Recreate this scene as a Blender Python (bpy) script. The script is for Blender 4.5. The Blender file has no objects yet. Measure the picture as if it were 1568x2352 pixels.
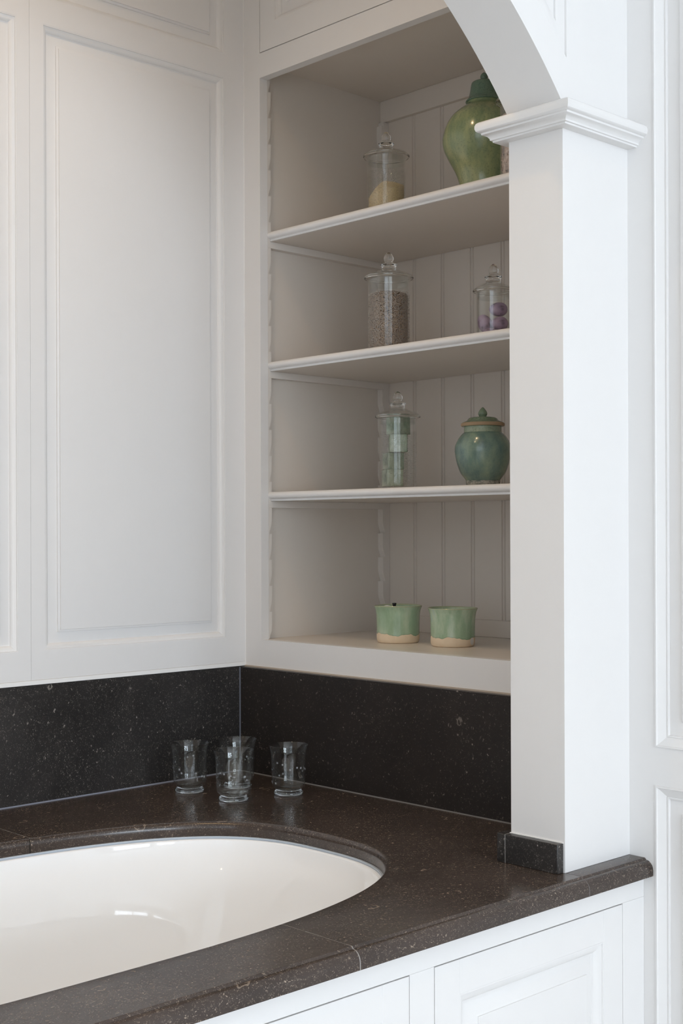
import bpy, bmesh, math, random
from mathutils import Vector, Matrix
from math import pi, sin, cos

S = bpy.context.scene
COL = S.collection
random.seed(7)

# ------------------------------------------------------------------ camera
cam_d = bpy.data.cameras.new('camera')
cam = bpy.data.objects.new('camera', cam_d)
COL.objects.link(cam)
cam_d.sensor_fit = 'VERTICAL'
cam_d.sensor_height = 36.0
cam_d.sensor_width = 24.0
cam_d.lens = 3081.16 / 2352.0 * 36.0
cam_d.shift_y = 45.0 / 2352.0
cam_d.clip_start = 0.05
CAM = Vector((-2.10482, -2.55393, 1.18662))
_a, _r = 0.805694, -0.00333953
_F = Vector((cos(_a), sin(_a), 0)); _R = Vector((sin(_a), -cos(_a), 0)); _U = Vector((0, 0, 1))
Xc = cos(_r) * _R + sin(_r) * _U
Yc = -sin(_r) * _R + cos(_r) * _U
mw = Matrix.Identity(4)
for i in range(3):
    mw[i][0], mw[i][1], mw[i][2], mw[i][3] = Xc[i], Yc[i], -_F[i], CAM[i]
cam.matrix_world = mw
S.camera = cam

# ------------------------------------------------------------------ world, exposure
w = bpy.data.worlds.new('world'); S.world = w; w.use_nodes = True
bg = w.node_tree.nodes['Background']
bg.inputs['Color'].default_value = (0.78, 0.88, 1.0, 1)
bg.inputs['Strength'].default_value = 2.5
S.view_settings.view_transform = 'Standard'
S.view_settings.look = 'None'
S.view_settings.gamma = 1.0
S.view_settings.use_curve_mapping = False
S.view_settings.exposure = -0.69
S.cycles.max_bounces = 16; S.cycles.diffuse_bounces = 8; S.cycles.transmission_bounces = 16; S.cycles.transparent_max_bounces = 24

# ------------------------------------------------------------------ daylight through the windows
def area(name, loc, rot, sx, sy, power, col):
    l = bpy.data.lights.new(name, 'AREA'); l.shape = 'RECTANGLE'; l.size = sx; l.size_y = sy
    l.energy = power; l.color = col
    o = bpy.data.objects.new(name, l); COL.objects.link(o); o.location = loc; o.rotation_euler = rot
    return o
DAY = (0.78, 0.872, 1.0)
area('daylight_front', (-1.55, -8.75, 1.6), (-pi/2, 0, pi), 1.8, 2.3, 310, DAY)
area('daylight_front', (-3.55, -8.75, 1.6), (-pi/2, 0, pi), 1.4, 2.3, 240, DAY)
area('daylight_side', (-4.65, -3.0, 1.4), (pi/2, 0, -pi/2), 2.2, 2.1, 24, DAY)

# ------------------------------------------------------------------ materials
def mat(name, col, rough=0.5, spec=0.5, metal=0.0, **kw):
    m = bpy.data.materials.new(name); m.use_nodes = True
    b = m.node_tree.nodes['Principled BSDF']
    b.inputs['Base Color'].default_value = (*col, 1)
    b.inputs['Roughness'].default_value = rough
    b.inputs['Specular IOR Level'].default_value = spec
    b.inputs['Metallic'].default_value = metal
    for k, v in kw.items():
        b.inputs[k.replace('_', ' ')].default_value = v
    return m
def N(m, t, **kw):
    n = m.node_tree.nodes.new(t)
    for k, v in kw.items():
        setattr(n, k, v)
    return n
def L(m, a, b): m.node_tree.links.new(a, b)
def coords(m, scale=(1, 1, 1), which='Object'):
    tc = N(m, 'ShaderNodeTexCoord'); mp = N(m, 'ShaderNodeMapping')
    mp.inputs['Scale'].default_value = scale
    L(m, tc.outputs[which], mp.inputs['Vector']); return mp.outputs['Vector']
def noise(m, v, scale, detail=4, rough=0.55):
    n = N(m, 'ShaderNodeTexNoise'); n.inputs['Scale'].default_value = scale
    n.inputs['Detail'].default_value = detail; n.inputs['Roughness'].default_value = rough
    L(m, v, n.inputs['Vector']); return n.outputs['Fac']
def ramp(m, f, stops, interp='LINEAR'):
    r = N(m, 'ShaderNodeValToRGB'); r.color_ramp.interpolation = interp
    el = r.color_ramp.elements
    while len(el) < len(stops): el.new(0.5)
    for e, (p, c) in zip(el, stops):
        e.position = p; e.color = (*c, 1) if len(c) == 3 else c
    L(m, f, r.inputs['Fac']); return r.outputs['Color']
def math_(m, op, a, b=None, clamp=False):
    n = N(m, 'ShaderNodeMath', operation=op); n.use_clamp = clamp
    for i, x in enumerate((a, b)):
        if x is None: continue
        if isinstance(x, (int, float)): n.inputs[i].default_value = x
        else: L(m, x, n.inputs[i])
    return n.outputs[0]
def mixc(m, f, a, b):
    n = N(m, 'ShaderNodeMix', data_type='RGBA')
    if isinstance(f, (int, float)): n.inputs[0].default_value = f
    else: L(m, f, n.inputs[0])
    for i, x in ((6, a), (7, b)):
        if isinstance(x, tuple): n.inputs[i].default_value = (*x, 1)
        else: L(m, x, n.inputs[i])
    return n.outputs[2]
def bump(m, h, strength=0.2, dist=0.001):
    b = N(m, 'ShaderNodeBump'); b.inputs['Strength'].default_value = strength; b.inputs['Distance'].default_value = dist
    L(m, h, b.inputs['Height']); L(m, b.outputs['Normal'], m.node_tree.nodes['Principled BSDF'].inputs['Normal'])
def BS(m): return m.node_tree.nodes['Principled BSDF']

PAINT_COL = (0.785, 0.773, 0.763)
def paint(name, col, rough=0.38):
    m = mat(name, col, rough, 0.35)
    v = coords(m)
    n = noise(m, v, 35, 3)
    c = mixc(m, math_(m, 'MULTIPLY', n, 0.5), col, tuple(x * 0.965 for x in col))
    L(m, c, BS(m).inputs['Base Color'])
    bump(m, noise(m, v, 240, 2), 0.05, 0.0006)
    return m
PAINT = paint('white_satin_paint', PAINT_COL)
PAINT_IN = paint('white_satin_paint_niche_shade', (0.70, 0.648, 0.590), 0.30)  # same white paint, with the niche's warm shade put into its colour
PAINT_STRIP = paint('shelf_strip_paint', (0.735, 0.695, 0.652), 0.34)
WALLP = paint('white_wall_paint', (0.82, 0.81, 0.79), 0.7)
CEILP = paint('ceiling_paint', (0.84, 0.83, 0.81), 0.8)
CAULK = mat('white_caulk', (0.86, 0.85, 0.83), 0.5)
DARKGAP = mat('dark_gap', (0.05, 0.042, 0.036), 0.9)

def stone(name, base0, base1, speck, dens, rough, stretch=(1, 1, 1), bigp=0.93, tint=(0.30, 0.25, 0.20)):
    m = mat(name, base0, rough, 0.5)
    v = coords(m, stretch)
    n1 = noise(m, v, 5.5, 7, 0.62)
    n2 = noise(m, v, 60, 4, 0.6)
    c = ramp(m, n1, [(0.34, base0), (0.66, base1)])
    c = mixc(m, math_(m, 'MULTIPLY', n2, 0.35), c, tuple(x * 0.6 for x in base0))
    # distorted lookup for irregular fossil flecks
    nn = N(m, 'ShaderNodeTexNoise'); nn.inputs['Scale'].default_value = 150; nn.inputs['Detail'].default_value = 3
    L(m, v, nn.inputs['Vector'])
    va = N(m, 'ShaderNodeVectorMath', operation='SCALE'); L(m, nn.outputs['Color'], va.inputs[0]); va.inputs['Scale'].default_value = 0.0135
    vb = N(m, 'ShaderNodeVectorMath', operation='ADD'); L(m, v, vb.inputs[0]); L(m, va.outputs[0], vb.inputs[1])
    def flecks(scale, r0, gate, extra=None):
        vo = N(m, 'ShaderNodeTexVoronoi'); vo.inputs['Scale'].default_value = scale
        L(m, vb.outputs[0], vo.inputs['Vector'])
        sep = N(m, 'ShaderNodeSeparateColor'); L(m, vo.outputs['Color'], sep.inputs[0])
        near = math_(m, 'LESS_THAN', vo.outputs['Distance'], r0)
        g = math_(m, 'GREATER_THAN', sep.outputs[0], gate)
        f = math_(m, 'MULTIPLY', near, g)
        f = math_(m, 'MULTIPLY', f, math_(m, 'ADD', math_(m, 'MULTIPLY', math_(m, 'POWER', sep.outputs[1], 2.2), 0.9), 0.16))
        return f
    cl = noise(m, v, 9, 3, 0.6)
    clus = math_(m, 'MULTIPLY', math_(m, 'SUBTRACT', cl, 0.36, True), 4.0, True)
    f1 = math_(m, 'MULTIPLY', flecks(290, 0.29, dens), clus)
    f2 = math_(m, 'MULTIPLY', flecks(420, 0.30, dens - 0.1), 0.55)
    f3 = flecks(120, 0.20, bigp)
    f4 = math_(m, 'MULTIPLY', flecks(50, 0.12, bigp + 0.04), 0.7)
    f3 = math_(m, 'MAXIMUM', f3, f4)
    # curved shell marks: thin rings of sparse cells
    vo = N(m, 'ShaderNodeTexVoronoi'); vo.inputs['Scale'].default_value = 17
    L(m, vb.outputs[0], vo.inputs['Vector'])
    sep = N(m, 'ShaderNodeSeparateColor'); L(m, vo.outputs['Color'], sep.inputs[0])
    rr = math_(m, 'ABSOLUTE', math_(m, 'SUBTRACT', vo.outputs['Distance'], 0.17))
    ring = math_(m, 'MULTIPLY', math_(m, 'LESS_THAN', rr, 0.022), math_(m, 'GREATER_THAN', sep.outputs[0], 0.84))
    ring = math_(m, 'MULTIPLY', ring, math_(m, 'GREATER_THAN', noise(m, v, 28, 1), 0.5))
    ring = math_(m, 'MULTIPLY', ring, 0.5)
    tot = math_(m, 'MAXIMUM', math_(m, 'MAXIMUM', f1, f2), math_(m, 'MAXIMUM', f3, ring))
    # scattered soft veins
    sv = noise(m, v, 16, 10, 0.8)
    vein = math_(m, 'MULTIPLY', math_(m, 'SUBTRACT', sv, 0.56, True), 3.0, True)
    c = mixc(m, math_(m, 'MULTIPLY', vein, 0.45), c, tint)
    c = mixc(m, math_(m, 'MULTIPLY', tot, 0.85), c, speck)
    L(m, c, BS(m).inputs['Base Color'])
    rg = math_(m, 'ADD', math_(m, 'MULTIPLY', n2, 0.16), rough - 0.08)
    L(m, rg, BS(m).inputs['Roughness'])
    bump(m, n2, 0.05, 0.0008)
    return m
STONE_TOP = stone('brown_bluestone', (0.037, 0.0270, 0.0225), (0.068, 0.050, 0.0415), (0.42, 0.33, 0.255), 0.34, 0.21, (0.8, 1.0, 1.0), 0.84)
STONE_WALL = stone('dark_bluestone', (0.0125, 0.0112, 0.0108), (0.036, 0.0325, 0.031), (0.42, 0.38, 0.335), 0.55, 0.33, (1.0, 1.0, 0.75), 0.84, (0.10, 0.085, 0.075))
STONE_DARK = stone('dark_brown_bluestone', (0.0165, 0.0134, 0.0120), (0.0300, 0.0236, 0.0205), (0.36, 0.31, 0.265), 0.88, 0.36, (1.0, 1.0, 0.8), 0.91, (0.085, 0.06, 0.05))
GROUT = mat('grey_grout', (0.33, 0.31, 0.29), 0.7)
WGROUT = mat('dark_wall_grout', (0.15, 0.15, 0.15), 0.6)
WSEAL = mat('blue_grey_wall_sealant', (0.22, 0.25, 0.32), 0.45)
SEAL = mat('pale_blue_sealant', (0.50, 0.56, 0.63), 0.35)

ENAMEL = mat('white_gloss_enamel', (0.935, 0.945, 0.955), 0.04, 0.36)

def glass(name, col=(1, 1, 1), ior=1.46):
    m = mat(name, col, 0.0, 0.5); b = BS(m)
    b.inputs['Transmission Weight'].default_value = 1.0; b.inputs['IOR'].default_value = ior
    return m
GLASS = glass('clear_glass', (0.985, 0.995, 0.985))
GLASS_LID = glass('clear_lid_glass', (0.99, 0.995, 0.99), 1.45)

def thin_glass(name, etched=False, seed=0.0, base=0.045, edge=0.55, pw=4.0, haze=0.0):
    m = bpy.data.materials.new(name); m.use_nodes = True
    nt = m.node_tree; nt.nodes.remove(BS(m))
    out = [n for n in nt.nodes if n.type == 'OUTPUT_MATERIAL'][0]
    tr = N(m, 'ShaderNodeBsdfTransparent'); tr.inputs['Color'].default_value = (0.955, 0.96, 0.955, 1)
    gl = N(m, 'ShaderNodeBsdfGlossy'); gl.inputs['Roughness'].default_value = 0.02
    gl.inputs['Color'].default_value = (1, 1, 1, 1)
    lw = N(m, 'ShaderNodeLayerWeight'); lw.inputs['Blend'].default_value = 0.5
    p = math_(m, 'POWER', lw.outputs['Facing'], pw)
    f = math_(m, 'ADD', math_(m, 'MULTIPLY', p, edge), base, True)
    mx = N(m, 'ShaderNodeMixShader'); L(m, f, mx.inputs[0]); L(m, tr.outputs[0], mx.inputs[1]); L(m, gl.outputs[0], mx.inputs[2])
    res = mx.outputs[0]
    if haze:
        dh = N(m, 'ShaderNodeBsdfDiffuse'); dh.inputs['Color'].default_value = (0.62, 0.60, 0.57, 1)
        mh = N(m, 'ShaderNodeMixShader'); mh.inputs[0].default_value = haze
        L(m, res, mh.inputs[1]); L(m, dh.outputs[0], mh.inputs[2]); res = mh.outputs[0]
    if etched:
        tc = N(m, 'ShaderNodeTexCoord'); sx = N(m, 'ShaderNodeSeparateXYZ'); L(m, tc.outputs['Object'], sx.inputs[0])
        ang = math_(m, 'ARCTAN2', sx.outputs[1], sx.outputs[0])
        u = math_(m, 'MULTIPLY', ang, 0.047)
        cb = N(m, 'ShaderNodeCombineXYZ'); L(m, math_(m, 'ADD', u, seed), cb.inputs[0]); L(m, sx.outputs[2], cb.inputs[1])
        vo = N(m, 'ShaderNodeTexVoronoi', voronoi_dimensions='2D'); vo.inputs['Scale'].default_value = 52
        vo.inputs['Randomness'].default_value = 0.55
        L(m, cb.outputs[0], vo.inputs['Vector'])
        nz = N(m, 'ShaderNodeTexNoise'); nz.inputs['Scale'].default_value = 105; L(m, cb.outputs[0], nz.inputs['Vector'])
        ph = math_(m, 'ADD', math_(m, 'MULTIPLY', vo.outputs['Distance'], 34.0), math_(m, 'MULTIPLY', nz.outputs['Fac'], 22.0))
        sc = math_(m, 'SINE', ph)
        k = math_(m, 'GREATER_THAN', sc, 0.30)
        # clear band above the pattern
        k = math_(m, 'MULTIPLY', k, math_(m, 'LESS_THAN', sx.outputs[2], math_(m, 'ADD', 0.128, math_(m, 'MULTIPLY', nz.outputs['Fac'], 0.02))))
        df = N(m, 'ShaderNodeBsdfDiffuse'); df.inputs['Color'].default_value = (0.50, 0.45, 0.40, 1)
        mx2 = N(m, 'ShaderNodeMixShader'); L(m, math_(m, 'MULTIPLY', k, etched), mx2.inputs[0])
        L(m, res, mx2.inputs[1]); L(m, df.outputs[0], mx2.inputs[2]); res = mx2.outputs[0]
    L(m, res, out.inputs['Surface'])
    return m
JAR_GLASS = thin_glass('thin_jar_glass', base=0.045, edge=0.7, pw=3.6, haze=0.008)
LID_GLASS = thin_glass('thin_lid_glass', base=0.035, edge=0.60, pw=5.0, haze=0.012)
BOWL_GLASS = thin_glass('thin_bowl_glass', base=0.035, edge=0.85, pw=3.6)
JAR_ETCHED = thin_glass('thin_jar_glass_with_etched_scrolls', 0.45)
JAR_FAINT = thin_glass('thin_jar_glass_with_faint_scrolls', 0.10, 0.3)
ETCH = mat('etched_glass_star', (0.62, 0.66, 0.70), 0.8, 0.2, Alpha=0.62)

def glaze(name, stops, scale=(9, 9, 3), rough=0.17, speck=0.35, grad=None):
    m = mat(name, stops[0][1], rough, 0.5, Coat_Weight=0.35, Coat_Roughness=0.06)
    v = coords(m, scale)
    n = noise(m, v, 2.2, 6, 0.62)
    c = ramp(m, n, stops)
    v2 = coords(m)
    sp = noise(m, v2, 260, 2, 0.5)
    c = mixc(m, math_(m, 'MULTIPLY', math_(m, 'GREATER_THAN', sp, 0.60), speck), c, tuple(x * 0.45 for x in stops[0][1]))
    if grad:
        tc = N(m, 'ShaderNodeTexCoord'); sx = N(m, 'ShaderNodeSeparateXYZ'); L(m, tc.outputs['Object'], sx.inputs[0])
        z = math_(m, 'ADD', sx.outputs[2], math_(m, 'MULTIPLY', math_(m, 'SUBTRACT', n, 0.5), grad[3]))
        f = math_(m, 'DIVIDE', math_(m, 'SUBTRACT', z, grad[0]), grad[1] - grad[0], True)
        c = mixc(m, math_(m, 'MULTIPLY', f, grad[4]), c, grad[2])
    L(m, c, BS(m).inputs['Base Color'])
    bump(m, noise(m, v, 3.0, 3), 0.12, 0.002)
    return m
URN_BODY = glaze('green_yellow_glaze', [(0.30, (0.169, 0.240, 0.137)), (0.5, (0.280, 0.338, 0.176)), (0.68, (0.390, 0.416, 0.215))], (16, 16, 2.2), 0.2, 0.25)
URN_LID = glaze('dark_green_glaze', [(0.3, (0.105, 0.175, 0.126)), (0.7, (0.175, 0.259, 0.182))], (14, 14, 4), 0.22)
VASE = glaze('teal_green_glaze', [(0.30, (0.080, 0.140, 0.140)), (0.46, (0.145, 0.225, 0.190)), (0.60, (0.215, 0.295, 0.220)), (0.74, (0.30, 0.365, 0.265))], (10, 10, 6), 0.2, 0.10)
VASE_LID = glaze('olive_green_glaze', [(0.3, (0.119, 0.175, 0.105)), (0.7, (0.210, 0.273, 0.175))], (18, 18, 9), 0.22)
VASE_NECK = glaze('pale_green_glaze', [(0.3, (0.221, 0.280, 0.195)), (0.7, (0.325, 0.377, 0.273))], (18, 18, 9), 0.25)
TAN = mat('bare_tan_clay', (0.36, 0.25, 0.15), 0.65)
FOOTC = glaze('worn_grey_glaze', [(0.4, (0.10, 0.12, 0.10)), (0.58, (0.38, 0.36, 0.31))], (30, 30, 60), 0.5)

def cup_mat(name, seed):
    m = mat(name, (0.2, 0.3, 0.2), 0.16, 0.5)
    v = coords(m, (14, 14, 5))
    n = noise(m, v, 1.6 + seed, 6, 0.62)
    gcol = ramp(m, n, [(0.28, (0.245, 0.355, 0.225)), (0.46, (0.335, 0.465, 0.315)), (0.60, (0.46, 0.56, 0.405)), (0.72, (0.385, 0.515, 0.475))])
    tc = N(m, 'ShaderNodeTexCoord'); sx = N(m, 'ShaderNodeSeparateXYZ'); L(m, tc.outputs['Object'], sx.inputs[0])
    wv = noise(m, coords(m, (1, 1, 0.01)), 26 + 5 * seed, 2, 0.5)
    edge = math_(m, 'ADD', math_(m, 'MULTIPLY', math_(m, 'SUBTRACT', wv, 0.5), 0.026), 0.0205)
    f = math_(m, 'DIVIDE', math_(m, 'SUBTRACT', sx.outputs[2], edge), 0.0008, True)
    clay = mixc(m, noise(m, coords(m), 70, 4), (0.74, 0.58, 0.40), (0.82, 0.69, 0.52))
    dk = math_(m, 'MULTIPLY', f, math_(m, 'SUBTRACT', 1.0, math_(m, 'DIVIDE', math_(m, 'SUBTRACT', sx.outputs[2], edge), 0.003, True)))
    gcol = mixc(m, math_(m, 'MULTIPLY', dk, 0.5), gcol, (0.09, 0.13, 0.07))
    rim = math_(m, 'GREATER_THAN', sx.outputs[2], 0.0848)
    gcol = mixc(m, math_(m, 'MULTIPLY', rim, 0.6), gcol, (0.42, 0.42, 0.27))
    L(m, mixc(m, f, clay, gcol), BS(m).inputs['Base Color'])
    L(m, math_(m, 'SUBTRACT', 0.75, math_(m, 'MULTIPLY', f, 0.6)), BS(m).inputs['Roughness'])
    bump(m, noise(m, v, 2.0, 2), 0.25, 0.003)
    return m
CUP_A = cup_mat('celadon_dipped_clay', 0.0)
CUP_B = cup_mat('celadon_dipped_clay_streaked', 0.7)

SALT = mat('cream_bath_salt', (0.72, 0.60, 0.38), 0.6, 0.4)
SEED = mat('brown_dried_buds', (0.10, 0.065, 0.04), 0.8)
def seed_mat():
    m = SEED; v = coords(m)
    c = ramp(m, noise(m, v, 190, 3), [(0.36, (0.035, 0.022, 0.014)), (0.5, (0.14, 0.085, 0.045)), (0.64, (0.30, 0.20, 0.12))])
    L(m, c, BS(m).inputs['Base Color'])
seed_mat()
def soap(name, c0, c1):
    m = mat(name, c0, 0.25, 0.6, Coat_Weight=0.8, Coat_Roughness=0.08)
    v = coords(m)
    c = ramp(m, noise(m, v, 60, 5), [(0.35, c0), (0.65, c1)])
    L(m, c, BS(m).inputs['Base Color'])
    bump(m, noise(m, v, 75, 3), 0.55, 0.004)
    return m
SOAP = soap('wrapped_green_soap', (0.21, 0.30, 0.20), (0.46, 0.54, 0.42))
SOAP_D = soap('wrapped_dark_green_soap', (0.16, 0.235, 0.155), (0.36, 0.44, 0.33))
def bomb():
    m = mat('purple_marbled_soap', (0.2, 0.14, 0.24), 0.55)
    v = coords(m)
    c = ramp(m, noise(m, v, 40, 6), [(0.33, (0.13, 0.085, 0.14)), (0.46, (0.34, 0.24, 0.38)), (0.7, (0.46, 0.36, 0.50))])
    L(m, c, BS(m).inputs['Base Color']); bump(m, noise(m, v, 90, 4), 0.3, 0.002); return m
BOMB = bomb()
def pinky():
    m = mat('pink_beige_potpourri', (0.5, 0.4, 0.33), 0.7)
    v = coords(m)
    c = ramp(m, noise(m, v, 75, 5), [(0.35, (0.22, 0.19, 0.18)), (0.5, (0.46, 0.35, 0.29)), (0.65, (0.62, 0.52, 0.46))])
    L(m, c, BS(m).inputs['Base Color']); return m
PINK = pinky()
WHITEPEB = mat('white_pebble', (0.75, 0.76, 0.75), 0.4)
BLACKP = mat('black_plastic', (0.012, 0.011, 0.011), 0.4)
STICKER = mat('white_paper_sticker', (0.72, 0.70, 0.66), 0.5)

# ------------------------------------------------------------------ mesh helpers
ROOT = {}
def root_of(o):
    while o.parent: o = o.parent
    return o
class MB:
    def __init__(s): s.v = []; s.f = []
    def add(s, vs, fs):
        b = len(s.v); s.v += [tuple(x) for x in vs]; s.f += [tuple(i + b for i in f) for f in fs]; return s
    def box(s, x0, x1, y0, y1, z0, z1):
        vs = [(x, y, z) for x in (x0, x1) for y in (y0, y1) for z in (z0, z1)]
        return s.add(vs, [(0, 1, 3, 2), (4, 6, 7, 5), (0, 4, 5, 1), (2, 3, 7, 6), (0, 2, 6, 4), (1, 5, 7, 3)])
    def loft(s, rings, close=True, cap0=False, cap1=False):
        n = len(rings[0]); vs = [p for r in rings for p in r]; fs = []
        for i in range(len(rings) - 1):
            for j in range(n if close else n - 1):
                k = (j + 1) % n
                fs.append((i * n + j, i * n + k, (i + 1) * n + k, (i + 1) * n + j))
        if cap0: fs.append(tuple(range(n)))
        if cap1: fs.append(tuple((len(rings) - 1) * n + j for j in range(n)))
        return s.add(vs, fs)
    def prism(s, poly, fn, a, b):
        return s.loft([[fn(u, v, a) for u, v in poly], [fn(u, v, b) for u, v in poly]], True, True, True)
    def lathe(s, prof, c=(0, 0, 0), n=48):
        # prof: list of (r, z); r == 0 collapses into a pole
        rows = []; vs = []; fs = []
        for r, z in prof:
            if r < 1e-7:
                rows.append([len(vs)]); vs.append((c[0], c[1], c[2] + z))
            else:
                rows.append(list(range(len(vs), len(vs) + n)))
                vs += [(c[0] + r * cos(2 * pi * j / n), c[1] + r * sin(2 * pi * j / n), c[2] + z) for j in range(n)]
        for a, b in zip(rows, rows[1:]):
            for j in range(n):
                k = (j + 1) % n
                if len(a) == 1 and len(b) == 1: continue
                if len(a) == 1: fs.append((a[0], b[k], b[j]))
                elif len(b) == 1: fs.append((a[j], a[k], b[0]))
                else: fs.append((a[j], a[k], b[k], b[j]))
        return s.add(vs, fs)
def smooth_prof(p, sub=4):
    # Catmull-Rom through profile points
    out = []
    for i in range(len(p) - 1):
        p0 = p[max(i - 1, 0)]; p1 = p[i]; p2 = p[i + 1]; p3 = p[min(i + 2, len(p) - 1)]
        for k in range(sub):
            t = k / sub
            q = []
            for d in range(2):
                q.append(0.5 * (2 * p1[d] + (p2[d] - p0[d]) * t + (2 * p0[d] - 5 * p1[d] + 4 * p2[d] - p3[d]) * t * t + (3 * p1[d] - p0[d] - 3 * p2[d] + p3[d]) * t ** 3))
            out.append((max(q[0], 0.0), q[1]))
    out.append(p[-1]); return out
def obj(name, mb, m, parent=None, smooth=None, bevel=0.0, local=False, kind=None, seg=2):
    me = bpy.data.meshes.new(name)
    off = Vector((0, 0, 0))
    if parent is not None and not local: off = Vector(ROOT[root_of(parent).name])
    me.from_pydata([(x - off[0], y - off[1], z - off[2]) for x, y, z in mb.v], [], mb.f)
    bm = bmesh.new(); bm.from_mesh(me)
    bmesh.ops.recalc_face_normals(bm, faces=bm.faces); bm.to_mesh(me); bm.free()
    if smooth is not None:
        for p in me.polygons: p.use_smooth = True
        me.set_sharp_from_angle(angle=math.radians(smooth))
    me.materials.append(m)
    o = bpy.data.objects.new(name, me); COL.objects.link(o)
    if parent is not None: o.parent = parent
    if bevel:
        md = o.modifiers.new('bevel', 'BEVEL'); md.width = bevel; md.segments = seg; md.limit_method = 'ANGLE'
        md.angle_limit = math.radians(40); md.harden_normals = False
        for p in me.polygons: p.use_smooth = True
        me.set_sharp_from_angle(angle=math.radians(35))
    if kind: o['kind'] = kind
    return o
def thing(name, loc, label, cat, group=None, rotz=0.0):
    o = bpy.data.objects.new(name, None); COL.objects.link(o); o.location = loc; o.rotation_euler[2] = rotz
    o.empty_display_size = 0.02
    ROOT[o.name] = tuple(loc); o['label'] = label; o['category'] = cat
    if group: o['group'] = group
    return o
def tag(o, label, cat, group=None):
    o['label'] = label; o['category'] = cat
    if group: o['group'] = group
    return o
def structure(name, mb, m, **kw):
    o = obj(name, mb, m, **kw); o['kind'] = 'structure'; return o
def struct_root(name, loc=(0, 0, 0)):
    o = bpy.data.objects.new(name, None); COL.objects.link(o); o.location = loc; ROOT[o.name] = tuple(loc)
    o['kind'] = 'structure'; return o
def copy_tree(o, parent=None):
    c = o.copy(); COL.objects.link(c)
    if parent is not None: c.parent = parent
    for ch in list(o.children): copy_tree(ch, c)
    return c

# panel pieces on a wall plane; fn maps (u, v, outward depth) to the world
def rect_rings(fn, rect, prof):
    u0, u1, v0, v1 = rect
    return [[fn(u0 + i, v0 + i, d), fn(u1 - i, v0 + i, d), fn(u1 - i, v1 - i, d), fn(u0 + i, v1 - i, d)] for i, d in prof]
def slab_frame(fn, rect, opens, t):
    """stiles and rails: one solid with openings stacked in v"""
    u0, u1, v0, v1 = rect; mb = MB()
    us = opens[0][0], opens[0][1]
    def bx(a, b, c, d):
        p = [fn(a, c, 0), fn(b, c, 0), fn(b, d, 0), fn(a, d, 0)]; q = [fn(a, c, -t), fn(b, c, -t), fn(b, d, -t), fn(a, d, -t)]
        mb.add(p + q, [(0, 1, 2, 3), (7, 6, 5, 4), (0, 4, 5, 1), (1, 5, 6, 2), (2, 6, 7, 3), (3, 7, 4, 0)])
    bx(u0, us[0], v0, v1); bx(us[1], u1, v0, v1)
    v = v0
    for o in sorted(opens, key=lambda o: o[2]):
        bx(us[0], us[1], v, o[2]); v = o[3]
    bx(us[0], us[1], v, v1)
    return mb
def moulding(fn, rect, prof):
    p = [(0.0, -0.02)] + prof + [(prof[-1][0], -0.02)]
    return MB().loft(rect_rings(fn, rect, p), True)
def field(fn, rect, prof):
    p = [(prof[0][0], -0.022)] + prof
    return MB().loft(rect_rings(fn, rect, p), True, True, True)

M_CUP = [(0.0, -0.0006), (0.0022, -0.0006), (0.0028, -0.0026), (0.006, -0.0036), (0.011, -0.0066), (0.0135, -0.0098), (0.0140, -0.0118), (0.0165, -0.0122)]
F_CUP = [(0.0165, -0.0125), (0.0375, -0.0105), (0.0380, -0.0072), (0.0425, -0.0060), (0.0430, -0.0030), (0.0460, -0.0024)]

# ------------------------------------------------------------------ room shell
ZC = 3.05
structure('floor', MB().box(-4.6, 0.6, -8.7, 0.2, -0.1, 0.0), mat('pale_stone_floor', (0.60, 0.58, 0.555), 0.4))
structure('ceiling', MB().box(-4.6, 0.6, -8.7, 0.2, ZC, ZC + 0.1), CEILP)
structure('wall_back', MB().box(-4.6, 0.6, 0.045, 0.2, 0.0, ZC), WALLP)
def wall_hole(axis, pos, t, holes, a0, a1):
    """wall with window holes; axis 'x' runs along x at y=pos"""
    mb = MB(); xs = a0
    def bx(u0, u1, v0, v1):
        if u1 - u0 < 1e-6: return
        if axis == 'x': mb.box(u0, u1, pos - t, pos, v0, v1)
        else: mb.box(pos - t, pos, u0, u1, v0, v1)
    for (u0, u1, v0, v1) in holes:
        bx(xs, u0, 0, ZC); bx(u0, u1, 0, v0); bx(u0, u1, v1, ZC); xs = u1
    bx(xs, a1, 0, ZC); return mb
structure('wall_front', wall_hole('x', -8.5, 0.15, [(-4.3, -2.8, 0.35, 2.75), (-2.45, -0.65, 0.35, 2.75)], -4.6, 0.6), WALLP)
structure('wall_left', wall_hole('y', -4.4, 0.15, [(-4.1, -1.9, 0.35, 2.75)], -8.5, 0.045), WALLP)
PANE = thin_glass('window_glass')
def window(name, axis, pos, u0, u1):
    r = struct_root(name, ((u0 + u1) / 2, pos - 0.08, 0.35) if axis == 'x' else (pos - 0.08, (u0 + u1) / 2, 0.35))
    mb = MB()
    def bx(a, b, c, d, t=0.03):
        if axis == 'x': mb.box(a, b, pos - 0.08 - t, pos - 0.08 + t, c, d)
        else: mb.box(pos - 0.08 - t, pos - 0.08 + t, a, b, c, d)
    bx(u0, u0 + .06, .35, 2.75); bx(u1 - .06, u1, .35, 2.75); bx(u0 + .06, u1 - .06, .35, .41); bx(u0 + .06, u1 - .06, 2.69, 2.75)
    um = (u0 + u1) / 2
    bx(um - .035, um + .035, .41, 2.69)
    for z in (1.05, 1.75): bx(u0 + .06, u1 - .06, z - .012, z + .012, 0.015)
    obj('window_frame', mb, PAINT, r)
    g = MB()
    if axis == 'x': g.box(u0 + .05, u1 - .05, pos - 0.083, pos - 0.079, .4, 2.7)
    else: g.box(pos - 0.083, pos - 0.079, u0 + .05, u1 - .05, .4, 2.7)
    obj('pane', g, PANE, r)
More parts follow.
